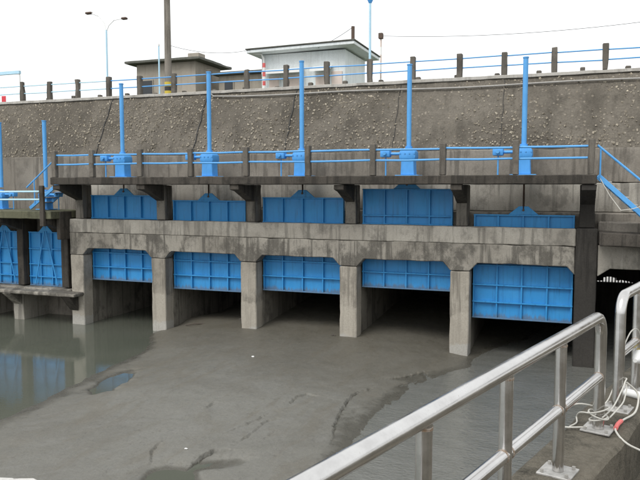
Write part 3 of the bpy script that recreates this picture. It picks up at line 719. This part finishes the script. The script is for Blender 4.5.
def wire(label, a, b, sag, r=.012):
    a, b = Vector(a), Vector(b); n = 14
    tag(T('wire', 'dark_wire', None, [a.lerp(b, i / n) - Vector((0, 0, sag * 4 * (i / n) * (1 - i / n))) for i in range(n + 1)], r, 5), label, 'wire')
wire('thin overhead wire running right from the striped pole across the sky', (WLOC[rp].x, 37.5, 8.3), onY(700, 14, 36), .35, .012)
wire('thin wire sloping left from the brown roof post', (onY(353, 30, 32.9).x, 32.9, 7.82), onY(318, 48, 32.2), .05)
wire('thin wire between the utility pole and the white house roof', (ux, 27.8, ROAD + 3.0), onY(250, 50, 32.1), .25, .010)
# blue frame and red sign at the left end of the road
fx = onY(20, 73, 28.2)
bf = thing('pipe_frame', 'pale blue pipe frame standing by the road at the left edge', 'frame', (fx.x, 28.2, ROAD))
zt = onY(10, 73, 28.2).z
MB().bar((fx.x - 3.0, 28.2, zt), (fx.x, 28.2, zt), .14, .16).build('beam', 'blue_pale', bf)
for dx in (-.03, -2.95): MB().bar((fx.x + dx, 28.2, ROAD - .03), (fx.x + dx, 28.2, zt - .09), .05).build('upright', 'white_pipe', bf)
rs_ = onY(4, 99, 24.2)
sg = thing('road_sign', 'small red sign low behind the railing at the left edge', 'sign', (rs_.x, 24.2, ROAD))
MB().box(rs_.x - .12, rs_.x + .12, 24.18, 24.2, rs_.z - .13, rs_.z + .13).bevel(.005).build('plate', 'sign_red', sg)
T('sign_post', 'grey_pipe', sg, [(rs_.x, 24.22, ROAD - .04), (rs_.x, 24.22, rs_.z + .1)], .018, 6)

# ------------------------------------------------------------------ foreground: quay parapet, walkway, steel handrails
DIR = Vector((.2824, .9593, 0)).normalized(); SIDE = Vector((DIR.y, -DIR.x, 0)); BASE = Vector((.17, 3.86, -1.3))
def fp(t, s, z): p = BASE + DIR * t + SIDE * s; return Vector((p.x, p.y, z))
def strip(m, t0, t1, s0, s1, z0, z1):
    a = [fp(t0, s0, 0), fp(t0, s1, 0), fp(t1, s1, 0), fp(t1, s0, 0)]; return m.prism([(v.x, v.y) for v in a], 'z', z0, z1)
pw = strip(MB(), -7, 9.5, -.17, .145, WATER - .7, -1.3).bevel(.02).rough(.16, .010, 4).build('parapet', 'concrete_parapet')
tag(pw, 'mossy concrete parapet carrying the steel handrails in the foreground', 'parapet')
wk = strip(MB(), -9, 9.5, .146, 9, WATER - .7, -1.62).build('walkway', 'concrete_parapet'); wk['kind'] = 'structure'

def handrail(name, label, posts, t0, t1, ztop, zmid, bend0=False, bend1=True):
    t = thing(name, label, 'handrail', fp(posts[0], 0, -1.3), 'stainless steel handrail sections on the parapet'); R = .0302; bl = .10
    path = []
    if bend0: path += [fp(t0, 0, -1.288), fp(t0, 0, ztop - bl)] + arc(fp(t0 + bl, 0, ztop - bl), bl, math.pi, math.pi / 2, DIR, (0, 0, 1))[1:]
    else: path += [fp(t0, 0, ztop)]
    if bend1: path += arc(fp(t1 - bl, 0, ztop - bl), bl, math.pi / 2, 0, DIR, (0, 0, 1)) + [fp(t1, 0, -1.288)]
    else: path += [fp(t1, 0, ztop)]
    MB().tube(path, R, 24).build('top_rail', 'stainless', t)
    ends = sorted(posts + ([t1] if bend1 else []) + ([t0] if bend0 else []))
    for p in posts:
        MB().tube([fp(p, 0, -1.288), fp(p, 0, ztop - R * .5)], .0255, 20).build('post', 'stainless', t)
        MB().tube([fp(p, 0, ztop - .036), fp(p, 0, ztop - .028)], .0275, 20).build('weld_ring', 'weld', t)
    for a, b in zip(ends, ends[1:]):
        MB().tube([fp(a + .01, 0, zmid), fp(b - .01, 0, zmid)], .0255, 20).build('mid_rail', 'stainless', t)
        for q, sgn in ((a, 1), (b, -1)): MB().tube([fp(q + sgn * .0225, 0, zmid), fp(q + sgn * .032, 0, zmid)], .0272, 18).build('weld_ring', 'weld', t)
    for p in ends:
        bp = strip(MB(), p - .075, p + .075, -.075, .075, -1.299, -1.289).bevel(.002).build('base_plate', 'galvanised', t)
        for ds in (-1, 1):
            for dt in (-1, 1): MB().tube([fp(p + dt * .055, ds * .055, -1.288), fp(p + dt * .055, ds * .055, -1.276)], .009, 6).build('bolt', 'grey_pipe', bp)
    return t
handrail('steel_handrail', 'stainless steel handrail section crossing the bottom right foreground', [-.68, -1.33, -1.98, -2.63, -3.3, -4], -4.6, 0.0, -.68, -1.005)
handrail('steel_handrail', 'stainless steel handrail section cut by the right edge of the photo', [.86, 1.7, 2.6, 3.5], .42, 4.2, -.635, -.975, True, False)

# ropes, red wrapped cable, white pipe and lamp by the end post
rp_t = thing('rope_bundle', 'white rope wound round the foot of the steel handrail end post', 'rope', fp(0, 0, -1.288))
def loop(cx, cs, r, z, tilt, ph, n=18, turns=1.):
    return [fp(cx + r * math.cos(ph + 2 * math.pi * turns * i / n), cs + r * math.sin(ph + 2 * math.pi * turns * i / n), z + tilt * math.sin(2 * math.pi * i / n + ph)) for i in range(n + 1)]
for (r, z, tl, ph) in ((.045, -1.235, .012, 0), (.05, -1.215, -.015, 1), (.052, -1.19, .02, 2)):
    T('coil', 'white_rope', rp_t, loop(0, 0, r, z, tl, ph), .0042, 7)
S3 = lambda *p: [fp(*q) for q in p]
def spl(pts, n=6):
    pts = [Vector(p) for p in pts]; P = [pts[0]] + pts + [pts[-1]]; o = []
    for i in range(1, len(P) - 2):
        for j in range(n):
            t = j / n; a, b, c, d = P[i - 1], P[i], P[i + 1], P[i + 2]
            o.append(.5 * ((2 * b) + (c - a) * t + (2 * a - 5 * b + 4 * c - d) * t * t + (3 * b - a - 3 * c + d) * t ** 3))
    return o + [pts[-1]]
T('strand', 'white_rope', rp_t, spl(S3((.05, -.02, -1.19), (-.02, -.1, -1.17), (-.06, -.17, -1.21), (-.10, -.2, -1.27), (-.08, -.15, -1.292), (-.03, -.05, -1.285))), .0040, 7)
T('strand', 'white_rope', rp_t, spl(S3((-.04, .03, -1.215), (.1, .05, -1.19), (.3, .05, -1.14), (.38, .045, -1.12), (.43, .04, -1.11), (.47, -.02, -1.15), (.4, -.05, -1.25), (.3, -.08, -1.288))), .0040, 7)
T('strand', 'white_rope', rp_t, spl(S3((.03, .05, -1.23), (.2, .07, -1.2), (.32, .06, -1.19), (.42, .045, -1.15), (.46, .0, -1.14))), .0040, 7)
T('strand', 'white_rope', rp_t, spl(S3((-.05, 0, -1.2), (0, -.09, -1.22), (.1, -.14, -1.28), (.03, -.12, -1.292), (-.06, -.13, -1.29))), .0040, 7)
rc_ = thing('red_wrapped_cable', 'white cable with red wrapped joint lying on the parapet edge', 'cable', fp(.05, .12, -1.29))
T('cable', 'white_rope', rc_, spl(S3((.42, .045, -1.13), (.46, .10, -1.2), (.36, .11, -1.275), (.2, .08, -1.285), (.10, .075, -1.287), (0, .09, -1.287), (-.06, .16, -1.32), (.02, .28, -1.40), (.1, .5, -1.6), (.2, .8, -1.61))), .0055, 7)
T('red_wrap', 'red_wrap', rc_, spl(S3((.17, .078, -1.282), (.10, .075, -1.283), (.03, .082, -1.283))), .0115, 8)
wp = MB().tube([fp(.72, -.02, -1.274), fp(.66, .145, -1.272), fp(.5, .6, -1.276)], .024, 16).build('white_pipe', 'white_pipe')
tag(wp, 'white plastic pipe lying across the parapet at the right edge', 'pipe')
lf = thing('lamp_fitting', 'small white fitting tied to the second handrail section', 'fitting', fp(.9, .0, -1.02))
MB().tube([fp(.60, .05, -1.04), fp(.67, .05, -1.045), fp(.76, .04, -1.04), fp(.81, .04, -1.04)], .02, 12, rs=[.012, .03, .035, .02]).build('body', 'white_pipe', lf)
MB().tube([fp(.81, .04, -1.04), fp(.96, .05, -1.04)], .017, 10).build('connector', 'yellow_paint', lf)
T('cable', 'white_rope', lf, spl(S3((.52, .0, -.95), (.60, .02, -.87), (.73, .03, -.875), (.82, .04, -.95), (.78, .05, -1.04))), .004, 6)

# ------------------------------------------------------------------ small things on the silt
def debris(px, py, s, mat, label, cat, name):
    w = onZ(px, py, WATER + .12); z = silt_h(w.x, w.y); m = MB()
    bmesh.ops.create_icosphere(m.bm, subdivisions=1, radius=s)
    for v in m.bm.verts: v.co = Vector((w.x + v.co.x * random.uniform(.8, 1.6), w.y + v.co.y * random.uniform(.7, 1.2), z + .3 * s + v.co.z * .5))
    tag(m.build(name, mat), label, cat)
debris(253, 361, .04, 'white_pipe', 'tiny white scrap lying alone on the grey silt', 'litter', 'litter_scrap')
debris(186, 449, .03, 'white_pipe', 'tiny white scrap on the silt beside the eroded pool', 'litter', 'litter_scrap')
for px, py, lb in ((333, 342, 'small stone beside the foot of the fourth pier from the left'), (241, 327, 'small dark stone at the foot of the third pier from the left')):
    debris(px, py, .07, 'concrete_post', lb, 'stone', 'stone')
for px, py, L, an, lb in ((196, 324, .7, .5, 'dark twig stuck in the silt between second and third piers'), (186, 315, .5, .3, 'dark twig in the silt far inside the second bay')):
    w = onZ(px, py, WATER + .28); z = silt_h(w.x, w.y)
    tag(T('twig', 'grey_wood', None, [(w.x - L / 2 * math.cos(an), w.y - L / 2 * math.sin(an), z + .01), (w.x, w.y, z + .05), (w.x + L / 2 * math.cos(an), w.y + L / 2 * math.sin(an), z + .02)], .022, 6), lb, 'twig')
w = onZ(16, 477, WATER + .22)
m = MB().prism([(w.x - 1.6, w.y - 1.2), (w.x + .75, w.y - .9), (w.x + .70, w.y - .02), (w.x + .3, w.y + .1), (w.x - .5, w.y - .05), (w.x - 1.7, w.y + .1)], 'z', WATER - .2, WATER + .22)
tag(m.bevel(.03).rough(.2, .03, 1).build('concrete_slab', 'concrete_pale'), 'pale concrete slab edge in the bottom left corner', 'slab')
